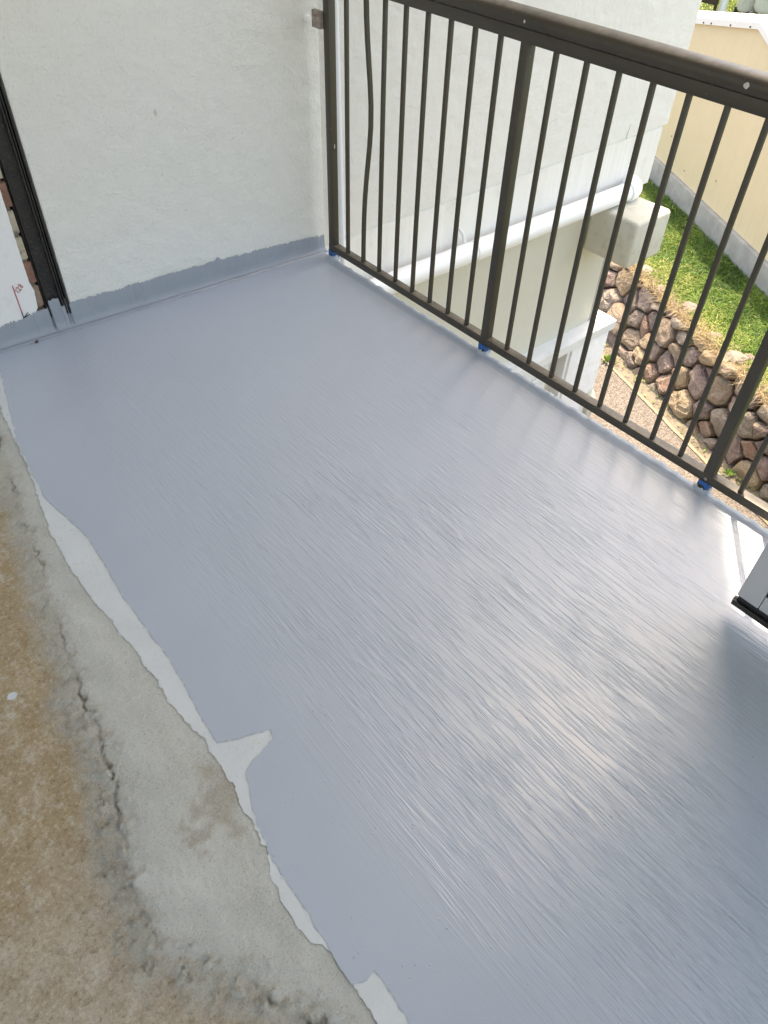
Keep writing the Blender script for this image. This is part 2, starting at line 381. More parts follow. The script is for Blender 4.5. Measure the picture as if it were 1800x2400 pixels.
M['gutter'] = mat_ground('silty_gutter', (0.119, 0.098, 0.072), (0.200, 0.170, 0.128), (0.255, 0.221, 0.170), 9, 0.006)
M['edging'] = basic('buff_edging', (0.27, 0.225, 0.15), 0.9, 0.2, 12, 60, 0.004)
M['turf'] = mat_ground('turf', (0.021, 0.041, 0.008), (0.041, 0.083, 0.012), (0.091, 0.124, 0.025), 6, 0.03)
M['blade'] = mat_blades('grass_blade', [(0.0, (0.029, 0.079, 0.011)), (0.35, (0.066, 0.152, 0.017)), (0.65, (0.139, 0.251, 0.029)), (0.85, (0.251, 0.330, 0.053)), (1.0, (0.476, 0.423, 0.171))])
M['straw'] = mat_blades('dry_stalk', [(0.0, (0.16, 0.105, 0.055)), (0.5, (0.34, 0.25, 0.135)), (1.0, (0.55, 0.45, 0.28))], 0.15)
M['leaf'] = mat_blades('leaf_scrap', [(0.0, (0.10, 0.075, 0.04)), (0.4, (0.22, 0.17, 0.08)), (0.7, (0.14, 0.22, 0.03)), (1.0, (0.28, 0.36, 0.06))], 0.2)
M['cream'] = basic('cream_steel_cladding', (0.66, 0.545, 0.37), 0.45, 0.02, 3)
M['zinc'] = basic('white_roof_steel', (0.78, 0.78, 0.77), 0.4, 0.03, 5)
M['fascia'] = basic('white_flashing', (0.72, 0.72, 0.72), 0.4, 0.02, 5)
M['plinth'] = basic('plinth_concrete', (0.27, 0.27, 0.255), 0.85, 0.2, 6, 50, 0.004, dirt=((0.20, 0.20, 0.18), 0.5, 8))
M['white'] = basic('white_enamel', (0.82, 0.82, 0.80), 0.4, 0.03, 4)
M['tank'] = basic('rust_streaked_enamel', (0.72, 0.69, 0.65), 0.45, 0.05, 3, None, 0, dirt=((0.30, 0.14, 0.06), 0.5, 5))
M['timber'] = basic('dark_brown_timber', (0.055, 0.028, 0.022), 0.6, 0.2, 10)
M['frame'] = basic('white_door_enamel', (0.43, 0.43, 0.435), 0.4, 0.02, 6)
M['rubber'] = basic('black_rubber', (0.012, 0.011, 0.011), 0.5, 0.2, 20)
mt, t, p = mk('tinted_glass'); g = N(t); tr = g.n('ShaderNodeBsdfTransparent'); tr.inputs[0].default_value = (0.85, 0.88, 0.88, 1)
gl = g.n('ShaderNodeBsdfGlossy'); gl.inputs['Roughness'].default_value = 0.02; lw = g.n('ShaderNodeFresnel'); lw.inputs[0].default_value = 1.5
mx = g.n('ShaderNodeMixShader'); g.l(lw.outputs[0], mx.inputs[0]); g.l(tr.outputs[0], mx.inputs[1]); g.l(gl.outputs[0], mx.inputs[2]); g.l(mx.outputs[0], t.nodes['Material Output'].inputs[0]); M['glass'] = mt
M['ceiling'] = basic('ceiling_paint', (0.66, 0.655, 0.64), 0.8, 0.02, 2)

# ------------------------------------------------------------------ terrain
def sheet(name, pts, z, mat): return poly_obj(name, pts, z, mat, kind='structure')
BASE = lambda y: 4.03 + 0.37*y          # foot of the rock wall
TOPX = lambda y: 4.20 + 0.47*y          # its top edge
ZG = -2.8; ZT = -2.2
tag(sheet('ground', [(-600,-600),(900,-600),(900,600),(-600,600)], ZG-0.03, M['soil']), kind='structure')
sheet('path', [(-60,-60), (3.81-0.353*60,-60), (3.81+0.353*6,6), (3.81+0.353*60,60), (-60,60)], ZG, M['path'])
def strip(name, x0, x1, z, mat, ya=-6.0, yb=6.0, n=400, amp=0.01, kind='structure', hz=0.004):
    mb = MB(); k = 9; vs = []; fs = []
    for i in range(n+1):
        y = ya + (yb-ya)*i/n
        for j in range(k):
            f = j/(k-1); a = x0(y); b = x1(y); x = a + (b-a)*f
            e = noise.fractal(Vector((x*9, y*9, 3.1)), 0.6, 2, 4)
            dx = amp*e if j in (0, k-1) else 0
            vs.append((x+dx, y, z + hz*(e if 0 < j < k-1 else 0)))
    for i in range(n):
        for j in range(k-1):
            a = i*k+j; fs.append((a, a+1, a+k+1, a+k))
    mb.add(vs, fs, True); return mb.build(name, mat, kind=kind)
strip('gutter', lambda y: 3.80+0.353*y, lambda y: BASE(y)+0.25, ZG+0.004, M['gutter'], amp=0.012)
strip('edging', lambda y: 3.785+0.353*y, lambda y: 3.82+0.353*y, ZG+0.008, M['edging'], amp=0.010, hz=0.002)
# raised lawn: slopes gently up from the rock wall to the shed
def lawn_z(x, y):
    d = x - TOPX(y); return ZT + 0.02 + 0.06*min(1, max(0, d/1.2)) + 0.018*noise.noise(Vector((x*2.2, y*2.2, 0)))
mb = MB(); vs_ = []; fs_ = []; nx, ny = 60, 120
for i in range(nx+1):
    for j in range(ny+1):
        y = -8 + 16*j/ny; x = TOPX(y) + 0.02 + 6*(i/nx)**1.4
        vs_.append((x, y, lawn_z(x, y)))
for i in range(nx):
    for j in range(ny):
        a = i*(ny+1)+j; fs_.append((a, a+1, a+ny+2, a+ny+1))
mb.add(vs_, fs_, True); lawn = mb.build('lawn', M['turf'], kind='structure')
far = sheet('far_lawn', [(TOPX(-8)+5.9,-8),(TOPX(-150)+200,-400),(700,-400),(700,500),(TOPX(8)+200,500),(TOPX(8)+5.9,8)], ZT+0.03, M['turf'])

def blades(name, n, area, zf, hrange, wd, mat, lean=0.5, tintf=None, seed=1, kink=True):
    rr = random.Random(seed); vs = []; fs = []; tint = []
    for _ in range(n):
        q = area(rr)
        if q is None: continue
        x, y = q; z = zf(x, y) - 0.004; h = rr.uniform(*hrange); a = rr.uniform(0, 2*math.pi); l = rr.uniform(0.1, lean)*h
        b = a + rr.uniform(-0.6, 0.6) + math.pi/2; wx, wy = math.cos(b)*wd*0.5, math.sin(b)*wd*0.5
        dx, dy = math.cos(a)*l, math.sin(a)*l; i = len(vs); tv = tintf(x, y, rr)
        vs += [(x-wx, y-wy, z), (x+wx, y+wy, z), (x+dx*0.4+wx*0.8, y+dy*0.4+wy*0.8, z+h*0.6), (x+dx*0.4-wx*0.8, y+dy*0.4-wy*0.8, z+h*0.6), (x+dx*1.3, y+dy*1.3, z+h*(0.95-0.3*l/h))]
        fs += [(i, i+1, i+2, i+3), (i+3, i+2, i+4)]; tint += [tv]*5
    me = bpy.data.meshes.new(name); me.from_pydata(vs, [], fs)
    at = me.attributes.new('tint', 'FLOAT', 'POINT'); at.data.foreach_set('value', tint)
    me.materials.append(mat); o = bpy.data.objects.new(name, me); COL.objects.link(o); o['kind'] = 'stuff'; return o
SHX = lambda y: 5.24 + 0.6*y
def dryness(x, y): return x - TOPX(y) + 0.14*noise.fractal(Vector((x*3, y*3, 7)), 0.7, 2, 3)
def lawn_area(rr):
    y = rr.uniform(-2.2, 3.6); x = rr.uniform(TOPX(y)+0.04, max(SHX(y)-0.01, TOPX(y)+0.9))
    d = dryness(x, y)
    if d < 0.15 and rr.random() > max(0.05, d/0.15): return None
    return x, y
def lawn_tint(x, y, rr):
    k = 0.42 + 0.35*noise.fractal(Vector((x*2.5, y*2.5, 0)), 0.7, 2, 4) + rr.gauss(0, 0.22)
    d = dryness(x, y); k += max(0, 0.5 - d)*0.9
    return min(1, max(0, k))
tag(blades('grass', 75000, lawn_area, lawn_z, (0.030, 0.095), 0.0070, M['blade'], 1.2, lawn_tint, 3), 'short bright green lawn grass between the rock wall and the cream shed', 'grass')
def straw_area(rr):
    y = rr.uniform(-2.2, 2.6); x = TOPX(y) + abs(rr.gauss(0.02, 0.085)) - 0.05
    return x, y
tag(blades('dry_grass', 6000, straw_area, lambda x, y: lawn_z(max(x, TOPX(y)+0.03), y)+0.004, (0.03, 0.11), 0.0035, M['straw'], 2.2, lambda x, y, r: min(1, max(0, r.gauss(0.55, 0.25))), 4),
    'tangled straw coloured dead grass along the top of the rock wall', 'dry grass')
far_area = lambda rr: (rr.uniform(11, 22), rr.uniform(4.5, 12))
tag(blades('far_grass', 26000, far_area, lambda x, y: ZT+0.035, (0.05, 0.12), 0.022, M['blade'], 0.8, lambda x, y, r: min(1, max(0, 0.84+r.gauss(0, 0.12))), 5),
    'sunlit yellow green grass far behind the white shed roof', 'grass')
# ------------------------------------------------------------------ rock retaining wall
rw = thing('rock_wall', 'low retaining wall of tan and purple brown field stones below the lawn', 'rock wall')
def clip(poly, a, b, c):      # keep a*x+b*y<=c
    out = []
    for i in range(len(poly)):
        p, q = poly[i], poly[(i+1) % len(poly)]; dp = a*p[0]+b*p[1]-c; dq = a*q[0]+b*q[1]-c
        if dp <= 0: out.append(p)
        if (dp < 0 < dq) or (dq < 0 < dp):
            t = dp/(dp-dq); out.append((p[0]+(q[0]-p[0])*t, p[1]+(q[1]-p[1])*t))
    return out
U0, U1, HV = -2.9, 3.3, 0.66
sr = random.Random(21); seeds = []
tries = 0
while tries < 6000:
    tries += 1
    u = sr.uniform(U0-0.2, U1+0.2); v = sr.uniform(-0.08, HV+0.05); rad = sr.choice([0.06, 0.085, 0.10, 0.112, 0.125])
    if all((u-s[0])**2*0.85 + (v-s[1])**2*1.25 > (rad+s[2])**2*0.92 for s in seeds): seeds.append((u, v, rad))
def wall_pt(u, v, d):
    """u runs along the wall (metres of y), v up the face, d out of the face"""
    f = v/0.62; xb = BASE(u); xt = TOPX(u)
    x = xb + (xt-xb)*f; y = u; z = ZG + v*0.975
    nrm = Vector((-0.90, 0.33, 0.28)).normalized()
    return Vector((x, y, z)) + nrm*d
nst = 0
for k, (su, sv, srad) in enumerate(seeds):
    if su < U0 or su > U1: continue
    ptop = HV + sr.uniform(-0.09, 0.06)
    poly = [(su-0.5, -0.03), (su+0.5, -0.03), (su+0.5, ptop), (su-0.5, ptop)]
    for j, (tu, tv, tr) in enumerate(seeds):
        if j == k or abs(tu-su) > 0.8: continue
        a, b = tu-su, tv-sv
        c = (tu*tu+tv*tv-su*su-sv*sv - tr*tr + srad*srad)/2
        poly = clip(poly, a, b, c)
        if len(poly) < 3: break
    if len(poly) < 3: continue
    n = len(poly); P = []
    for i in range(n):                       # round the corners, subdivide
        p0, p1, p2 = poly[i-1], poly[i], poly[(i+1) % n]
        l1 = math.dist(p0, p1); l2 = math.dist(p1, p2)
        if l1 < 0.02 and l2 < 0.02: continue
        t1 = min(0.25, 0.016/max(l1, 1e-4)); t2 = min(0.25, 0.016/max(l2, 1e-4))
        P.append((p1[0]+(p0[0]-p1[0])*t1, p1[1]+(p0[1]-p1[1])*t1)); P.append((p1[0]+(p2[0]-p1[0])*t2, p1[1]+(p2[1]-p1[1])*t2))
        if l2 > 0.10: P.append(((p1[0]+p2[0])/2+sr.uniform(-.006,.006), (p1[1]+p2[1])/2+sr.uniform(-.006,.006)))
    if len(P) < 4: continue
    cu = sum(q[0] for q in P)/len(P); cv = sum(q[1] for q in P)/len(P)
    ext = sum(math.dist(q, (cu, cv)) for q in P)/len(P)
    if ext < 0.03: continue
    gap = sr.uniform(0.006, 0.013)
    bul = sr.uniform(0.25, 0.55)*ext; ta, tb = sr.uniform(-.28,.28), sr.uniform(-.25,.32)
    base_d = sr.uniform(-0.03, 0.05)
    rings = []
    for (f, dd) in ((1.0, -0.16), (1.0, -0.01), (0.93, 0.5*bul), (0.72, 0.85*bul), (0.38, 1.0*bul)):
        ring = []
        for q in P:
            l = math.dist(q, (cu, cv)); ff = f*max(0.2, (l-gap)/l)
            uu, vv = cu+(q[0]-cu)*ff, cv+(q[1]-cv)*ff
            d = base_d + dd + (ta*(uu-cu)+tb*(vv-cv) if dd > 0 else 0)
            if dd > 0: d += 0.42*bul*noise.noise(Vector((uu*17, vv*17, k*3.1))) + 0.20*bul*noise.noise(Vector((uu*40, vv*40, k)))
            if dd > 0: uu += 0.008*noise.noise(Vector((uu*25, vv*25, k+9))); vv += 0.008*noise.noise(Vector((uu*25, vv*25, k+19)))
            ring.append(wall_pt(uu, vv, d))
        rings.append(ring)
    mb = MB(); nn = len(P); vs = [q for r_ in rings for q in r_]; fs = []
    for a in range(len(rings)-1):
        for b in range(nn): fs.append((a*nn+b, a*nn+(b+1) % nn, (a+1)*nn+(b+1) % nn, (a+1)*nn+b))
    vs.append(wall_pt(cu, cv, base_d + bul*(1.0+sr.uniform(-.1,.15)))); e = len(vs)-1
    for b in range(nn): fs.append(((len(rings)-1)*nn+b, (len(rings)-1)*nn+(b+1) % nn, e))
    fs.append(tuple(range(nn-1, -1, -1)))
    mb.add(vs, fs, False)
    mb.build('stone', M['stone'], rw); nst += 1
mb = MB(); vs = []; fs = []
for i in range(61):
    u = -6+12*i/60
    vs += [wall_pt(u, -0.05, -0.07), wall_pt(u, 0.585, -0.07), wall_pt(u, 0.60, -0.35)]
for i in range(60):
    for j in range(2): a = i*3+j; fs.append((a, a+1, a+4, a+3))
mb.add(vs, fs); mb.build('backing', M['soil'], rw)
# loose stones on the edge of the lawn
lr = random.Random(5); lspots = [(0.95, 0.05, 0.06), (0.55, 0.16, 0.075), (0.12, 0.12, 0.06), (-0.18, 0.07, 0.085), (-0.28, 0.20, 0.06), (-0.62, 0.15, 0.07), (1.25, 0.10, 0.08)]
for k, (yy, dxx, rad) in enumerate(lspots):
    bm = bmesh.new(); bmesh.ops.create_icosphere(bm, subdivisions=2, radius=rad)
    for v in bm.verts:
        v.co *= 1 + 0.45*noise.noise(v.co*9 + Vector((k*3, 0, 0))); v.co.z *= 0.7; v.co.x *= 1.25
    me = bpy.data.meshes.new('loose_stone'); bm.to_mesh(me); bm.free(); me.materials.append(M['stone'])
    o = bpy.data.objects.new('loose_stone', me); COL.objects.link(o); x = TOPX(yy)+dxx
    o.location = (x, yy, lawn_z(x, yy)+rad*0.25); o.rotation_euler.z = lr.uniform(0, 6)
    o.parent = rw
# leaf scraps in the gutter
lv = []; lf = []; lt = []; lr = random.Random(9)
for _ in range(900):
    y = lr.uniform(-2.5, 2.0)
    if noise.noise(Vector((0, y*1.7, 5))) < lr.uniform(-0.6, 0.4): continue
    f = lr.random()**0.8; x = (3.83+0.353*y) + f*(BASE(y)-(3.83+0.353*y)); s = lr.uniform(0.006, 0.022); a = lr.uniform(0, 6.3)
    i = len(lv); ca, sa = math.cos(a), math.sin(a); ww = s*lr.uniform(0.25, 0.6); t0 = lr.random()**1.3; z = ZG+0.022
    for (p, q, h) in ((-s, 0, 0), (0, -ww, 0.004), (s, 0, 0.002), (0, ww, 0.006)): lv.append((x+p*ca-q*sa, y+p*sa+q*ca, z+h+lr.uniform(0,.004))); lt.append(t0)
    lf.append((i, i+1, i+2, i+3))
me = bpy.data.meshes.new('leaf_litter'); me.from_pydata(lv, [], lf); at = me.attributes.new('tint', 'FLOAT', 'POINT'); at.data.foreach_set('value', lt)
me.materials.append(M['leaf']); o = bpy.data.objects.new('leaf_litter', me); COL.objects.link(o)
tag(o, 'small green and brown leaf scraps scattered in the gutter', 'leaf litter', kind='stuff')
# a few green weeds at the wall edge
def tuft(x, y, z, n, h, seed, label):
    rr = random.Random(seed); vs = []; fs = []; ti = []
    for _ in range(n):
        a = rr.uniform(0, 6.28); r0 = rr.uniform(0, 0.03); l = rr.uniform(0.5, 1)*h; e = rr.uniform(0.3, 1.2); wd = l*0.16
        p0 = Vector((x+r0*math.cos(a), y+r0*math.sin(a), z)); d = Vector((math.cos(a)*math.cos(e), math.sin(a)*math.cos(e), math.sin(e))); s = Vector((-math.sin(a), math.cos(a), 0))*wd
        i = len(vs); vs += [tuple(p0), tuple(p0+d*l*0.5+s), tuple(p0+d*l+Vector((0,0,-l*0.15))), tuple(p0+d*l*0.5-s)]; fs.append((i, i+1, i+2, i+3)); ti += [rr.uniform(0.35, 0.8)]*4
    me = bpy.data.meshes.new('weed'); me.from_pydata(vs, [], fs); at = me.attributes.new('tint', 'FLOAT', 'POINT'); at.data.foreach_set('value', ti)
    me.materials.append(M['blade']); o = bpy.data.objects.new('weed', me); COL.objects.link(o); return tag(o, label, 'weed')
yy = 0.78; tuft(TOPX(yy)+0.10, yy, lawn_z(TOPX(yy)+.1, yy), 60, 0.09, 1, 'lime green weed on the rock wall top nearest the beam end')
yy = -0.55; tuft(TOPX(yy)+0.32, yy, lawn_z(TOPX(yy)+.3, yy), 70, 0.10, 2, 'broad leaved green weed beside the dead grass near the railing post')
yy = -1.0; tuft(TOPX(yy)+0.08, yy, lawn_z(TOPX(yy)+.1, yy), 40, 0.08, 3, 'small pale weed on the wall top right of the railing post')
tuft(4.17, 0.98, ZG+0.02, 50, 0.08, 4, 'yellow green weed growing in the gutter beside the white pillar')
tuft(3.62, -0.72, ZG+0.02, 30, 0.06, 5, 'tiny light green weed in the middle of the gutter')

# ------------------------------------------------------------------ cream shed
shed = thing('garden_shed', 'cream steel clad shed with white roof on a grey concrete plinth', 'shed')
SA = Vector((6.88, 2.75, 0)); SU = Vector((-0.515, -0.857, 0)).normalized(); SN = Vector((-0.857, 0.515, 0)).normalized()
def sp(u, n, z): q = SA + SU*u + SN*n; return (q.x, q.y, z)
def rake(u): return (-2.1+1.577 + 0.185*u) if u < 1.45 else (-2.1+1.577+0.185*1.45 - 0.30*(u-1.45))
def sbox(mb, u0, u1, n0, n1, z00, z01, z10, z11):   # box along u whose bottom / top heights may differ at each end
    mb.add([sp(u0,n0,z00),sp(u1,n0,z10),sp(u1,n1,z10),sp(u0,n1,z00),sp(u0,n0,z01),sp(u1,n0,z11),sp(u1,n1,z11),sp(u0,n1,z01)],
           [(0,3,2,1),(4,5,6,7),(0,1,5,4),(1,2,6,5),(2,3,7,6),(3,0,4,7)])
ZP = -2.1+0.235
mb = MB(); sbox(mb, -2.0, 5.2, -0.86, 0.05, -2.4, ZP, -2.4, ZP); mb.build('plinth', M['plinth'], shed, 0.008)
u = -2.0; pw = 0.155
while u < 5.0:
    mb = MB(); e = u+pw
    z1a, z1b = rake(u), rake(e)
    if u < 1.45 < e: z1b = z1a
    pf = [(0, -0.85), (0, 0.0), (0.55, 0.0), (0.68, 0.0018), (0.87, 0.0018), (1.0, 0.0), (1.0, -0.85)]
    nn_ = len(pf); V_ = [sp(u+pw*a, b, ZP+0.004) for a, b in pf] + [sp(u+pw*a, b, z1a+(z1b-z1a)*a) for a, b in pf]
    mb.add(V_, [tuple(range(nn_-1,-1,-1)), tuple(range(nn_, 2*nn_))] + [(i, (i+1) % nn_, nn_+(i+1) % nn_, nn_+i) for i in range(nn_)])
    mb.build('wall_panel', M['cream'], shed); u = e
for (a, b) in ((-2.1, 1.45), (1.45, 5.3)):
    mb = MB(); sbox(mb, a, b, 0.0, 0.035, rake(a)-0.008, rake(a)+0.044, rake(b)-0.008, rake(b)+0.044); mb.build('flashing', M['fascia'], shed)
u = -2.1
while u < 5.2:
    e = min(u+0.105, 5.3); um = u+0.065
    mb = MB()
    sbox(mb, u, um, -0.80, 0.03, rake(u)+0.0445, rake(u)+0.049, rake(um)+0.0445, rake(um)+0.049)
    sbox(mb, um, e, -0.805, 0.028, rake(um)+0.045, rake(um)+0.063, rake(e)+0.045, rake(e)+0.063)
    mb.build('roof_sheet', M['zinc'], shed); u = e
for uu in (0.15, 0.47, 0.62, 0.98, 1.32):
    mb = MB(); q = Vector(sp(uu, 0.037, rake(uu)+0.006)); mb.tube([q-SN*0.004, q+SN*0.006], 0.008, 8); mb.build('screw', M['rubber'], shed)
for (uu, zz) in ((0.55, -1.0), (1.30, -1.02), (0.42, -1.55), (0.9, -1.75), (1.55, -1.6)):
    mb = MB(); q = Vector(sp(uu, 0.010, zz)); mb.tube([q-SN*0.004, q+SN*0.005], 0.006, 8); mb.build('screw', M['rust'], shed)

# far behind the shed: carport post, timber beam, tank
cp = thing('carport', 'white carport post with dark brown beam far behind the shed roof', 'carport')
mb = MB(); mb.tube([(14.7, 6.62, -2.3), (14.7, 6.62, 0.4)], 0.075, 14); mb.build('post', M['white'], cp)
mb = MB(); mb.box(14.5, 14.62, 6.69, 9.5, -1.93, -1.72); mb.build('beam', M['timber'], cp, 0.006)
mb = MB(); mb.box(14.55, 14.60, 6.685, 6.73, -2.3, -1.72); mb.build('downpipe', M['timber'], cp, 0.004)
tk = thing('water_tank', 'white rust streaked tank on dark legs far behind the shed roof', 'tank')
mb = MB(); mb.tube([(15.1, 6.30, -2.02), (15.1, 6.30, -1.98), (15.1, 6.30, -0.9)], [0.20, 0.24, 0.24], 20); mb.build('drum', M['tank'], tk)
mb = MB(); mb.tube([(15.0, 5.86, -1.95), (15.0, 5.86, -1.88), (15.0, 5.86, -0.9)], [0.21, 0.26, 0.26], 20); mb.build('drum', M['tank'], tk)
for (a, b) in ((6.45, -2.3), (6.2, -2.3), (5.98, -2.3), (5.72, -2.3)):
    mb = MB(); mb.box(14.9, 14.98, a-0.03, a+0.03, b, -1.96); mb.build('leg', M['rubber'], tk)
mb = MB(); mb.box(15.3, 15.35, 5.4, 6.6, -2.3, -2.0); mb.build('back_board', M['timber'], tk)
mb = MB(); mb.tube([(14.86, 6.07, -1.98), (14.80, 6.07, -1.98), (14.80, 6.07, -2.06)], 0.03, 10); mb.build('tap', M['rust'], tk)
hw = thing('far_wall', 'pale wall at the far right behind the water tank', 'wall')
mb = MB(); mb.box(17.5, 17.7, 3.0, 6.3, -2.3, 1.0); mb.build('wall_face', M['beam'], hw)

# ------------------------------------------------------------------ apartment building beyond the railing
bl = thing('apartment_building', 'white painted apartment wall with beige ground floor seen through the railing', 'building')
XE = 2.60; YF = 0.15
mb = MB(); mb.box(0.06, XE, YF, 0.45, -0.028, 15.0); mb.build('upper_wall', M['facade'], bl, 0.006)
# slab edge band under the joint line, slightly uneven lip
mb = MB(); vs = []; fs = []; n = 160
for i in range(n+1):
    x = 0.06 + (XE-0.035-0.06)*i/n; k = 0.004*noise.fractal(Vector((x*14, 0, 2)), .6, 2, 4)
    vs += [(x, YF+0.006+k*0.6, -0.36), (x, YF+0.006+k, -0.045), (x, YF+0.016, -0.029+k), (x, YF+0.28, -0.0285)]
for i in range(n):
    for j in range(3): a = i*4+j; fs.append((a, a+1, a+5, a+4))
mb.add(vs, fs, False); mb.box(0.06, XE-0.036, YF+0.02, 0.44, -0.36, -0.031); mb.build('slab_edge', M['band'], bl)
mb = MB(); mb.box(-1.6, 2.30, YF+0.012, 0.42, -1.27, -0.361); mb.build('lower_wall', M['beige'], bl)
mb = MB(); mb.box(2.300, 2.312, YF+0.020, 0.40, -1.27, -0.64); mb.build('trim_groove', M['beam'], bl)
mb = MB(); mb.box(2.312, 2.375, YF+0.004, 0.42, -1.27, -0.64); mb.build('corner_trim', M['trim'], bl, 0.004)
mb = MB(); mb.box(2.025, 2.355, -0.172, YF+0.008, -0.632, -0.357); mb.build('beam_end', M['beam'], bl, 0.022, 3)
mb = MB(); mb.prism([(0.062, -1.262), (0.05, -1.30), (0.05, -1.272+0.035), (0.09, -1.232), (0.42, -1.228), (0.42, -1.30)], 0.6, 2.47, 'x'); mb.build('ledge', M['trim'], bl)
mb = MB(); mb.box(2.035, 2.425, 0.058, 0.40, ZG, -1.302); mb.build('pillar', M['facade'], bl, 0.006)
mb = MB(); mb.box(2.005, 2.034, 0.072, 0.39, ZG, -1.303); mb.build('pillar_trim', M['trim'], bl, 0.003)
mb = MB(); mb.prism([(0.02, ZG), (0.02, -1.86), (0.057, -1.80), (0.057, ZG)], 2.36, 2.43, 'x'); mb.build('pillar_guard', M['beam'], bl)
mb = MB(); mb.box(1.90, 2.004, 0.16, 0.36, ZG, -1.303); mb.build('recess_wall', M['beige'], bl)
mb = MB(); mb.box(1.876, 1.899, 0.145, 0.36, ZG, -1.303); mb.build('door_jamb', M['rubber'], bl)
for k in range(7):
    z1 = -1.303-0.07*k; mb = MB(); mb.box(0.2, 1.875, 0.10+0.006*(k % 2), 0.36, z1-0.066, z1-0.002); mb.build('board', M['trim'], bl, 0.004)
mb = MB(); mb.box(-1.6, 1.875, 0.16, 0.36, ZG, -1.80); mb.build('ground_floor_wall', M['beige'], bl)
mb = MB(); mb.box(-6.0, -0.70, -6.0, 0.14, ZG, -0.252); mb.build('under_balcony_wall', M['beige'], bl)
# rust streak and cracks
mb = MB(); mb.tube([(2.202, YF-0.0005, -0.028), (2.200, YF-0.0005, -0.005), (2.207, YF-0.0005, 0.02), (2.212, YF-0.0005, 0.05)], [0.003, 0.004, 0.0025, 0.001], 6); mb.build('crack', M['beam'], bl)
# drain pipe
dp = thing('drain_pipe', 'white drain pipe running along the wall above the beam end', 'pipe')
pz = lambda x: -0.278 - 0.013*x
mb = MB(); mb.tube([(-0.4, 0.075, pz(-0.4)), (0.96, 0.075, pz(0.96))], 0.050, 28); mb.build('pipe', M['pvc'], dp)
mb = MB(); mb.tube([(0.955, 0.075, pz(.955)), (2.22, 0.075, pz(2.22))], 0.0515, 28); mb.build('pipe', M['pvc'], dp)
mb = MB(); pts = [(2.215, 0.075, pz(2.215)), (2.245, 0.075, pz(2.2))]
for i in range(9):
    a = R(90*i/8); pts.append((2.245+0.085*math.sin(a), 0.075+0.085*(1-math.cos(a)), pz(2.2)))
pts.append((2.33, 0.24, pz(2.2)))
mb.tube(pts, 0.060, 28); mb.build('elbow', M['pvc'], dp)
mb = MB(); mb.tube([(0.91, 0.10, pz(.91)+0.045), (0.91, 0.115, pz(.91)+0.085), (0.912, 0.15, pz(.91)+0.105)], 0.008, 8); mb.build('hook', M['trim'], dp)
mb = MB(); mb.tube([(0.95, 0.075, pz(.95)), (0.962, 0.075, pz(.962))], 0.0535, 28); mb.build('coupling', M['pvc'], dp)
# conduit beside the first post
cn = MB(); cn.tube([(0.120, 0.104, 6.0), (0.124, 0.104, 0.9), (0.142, 0.104, 0.0), (0.148, 0.104, -0.16)], 0.0125, 14)
tag(cn.build('conduit', M['conduit']), 'thin white vertical conduit just behind the first railing post', 'conduit')

# ------------------------------------------------------------------ balcony end wall, plaster, bricks, steel channel
WY = lambda x: 0.0748 - 0.0695*x
def wslab(x0, x1, z0, z1, d0, d1, n=1):
    """box that follows the end wall; d measured out of the wall towards the balcony"""
    mb = MB(); P = []
    for z in (z0, z1):
        for (x, d) in ((x0, d0), (x1, d0), (x1, d1), (x0, d1)): P.append((x, WY(x)-d, z))
    mb.add(P, [(0,1,2,3),(4,7,6,5),(0,4,5,1),(1,5,6,2),(2,6,7,3),(3,7,4,0)]); return mb
ew = thing('rendered_wall', 'coarse white rendered wall closing the far end of the balcony', 'wall')
wslab(-1.030, 0.030, -0.2, 2.6, 0.0, -0.25).build('render_face', M['render'], ew, 0.006)
mb = MB(); mb.tube([(-0.015, WY(-.015)+0.002, 0.834), (-0.015, WY(-.015)-0.006, 0.834), (-0.015, WY(-.015)-0.008, 0.834)], [0.012, 0.011, 0.005], 14); mb.build('wall_plug', M['facade'], ew)
for (x, z, r_) in ((-0.601, 0.634, 0.008), (-0.616, 0.441, 0.003), (-0.30, 0.52, 0.003), (-0.595, 0.60, 0.002)):
    mb = MB(); mb.add([(x+r_*math.cos(k)*(0.5+0.3*math.sin(3*k)), WY(x)-0.0012, z+r_*1.5*math.sin(k)) for k in [i*0.785 for i in range(8)]], [tuple(range(8))]); mb.build('scuff', M['beam'], ew)
pw_ = thing('plaster_wall', 'smooth white plaster wall with bare brick edge left of the steel channel', 'wall')
# plaster sheet with chipped right edge
edge = [(-1.150,0.0),(-1.152,0.085),(-1.137,0.105),(-1.134,0.135),(-1.130,0.167),(-1.137,0.20),(-1.1365,0.24),(-1.136,0.29),(-1.1345,0.376),(-1.132,0.45),(-1.131,0.508),(-1.130,0.7),(-1.131,1.2),(-1.130,2.5)]
er = []
for a, b in zip(edge[:-1], edge[1:]):
    nn = max(1, int((b[1]-a[1])/0.01))
    for i in range(nn):
        f = i/nn; z = a[1]+(b[1]-a[1])*f; er.append((a[0]+(b[0]-a[0])*f + 0.0018*noise.noise(Vector((z*60, 1, 0))), z))
er.append(edge[-1])
prof = [(-3.6, 0.0)] + er + [(-3.6, 2.5)]
mb = MB(); n = len(prof); tr = tessellate_polygon([[Vector((a, b, 0)) for a, b in prof]])
front = [(a, WY(a)-0.0, b) for a, b in prof]; back = [(a, WY(a)+0.02, b) for a, b in prof]
mb.add(front+back, [tuple(t_) for t_ in tr] + [tuple(n+i for i in reversed(t_)) for t_ in tr] + [(i, (i+1) % n, n+(i+1) % n, n+i) for i in range(n)])
mb.build('plaster_sheet', M['plaster'], pw_)
zs = 0.012; br = random.Random(3)
bm_ = ['brick_brown', 'brick_brown', 'brick_red', 'brick_pale', 'brick_pale', 'brick_red', 'brick_pale']
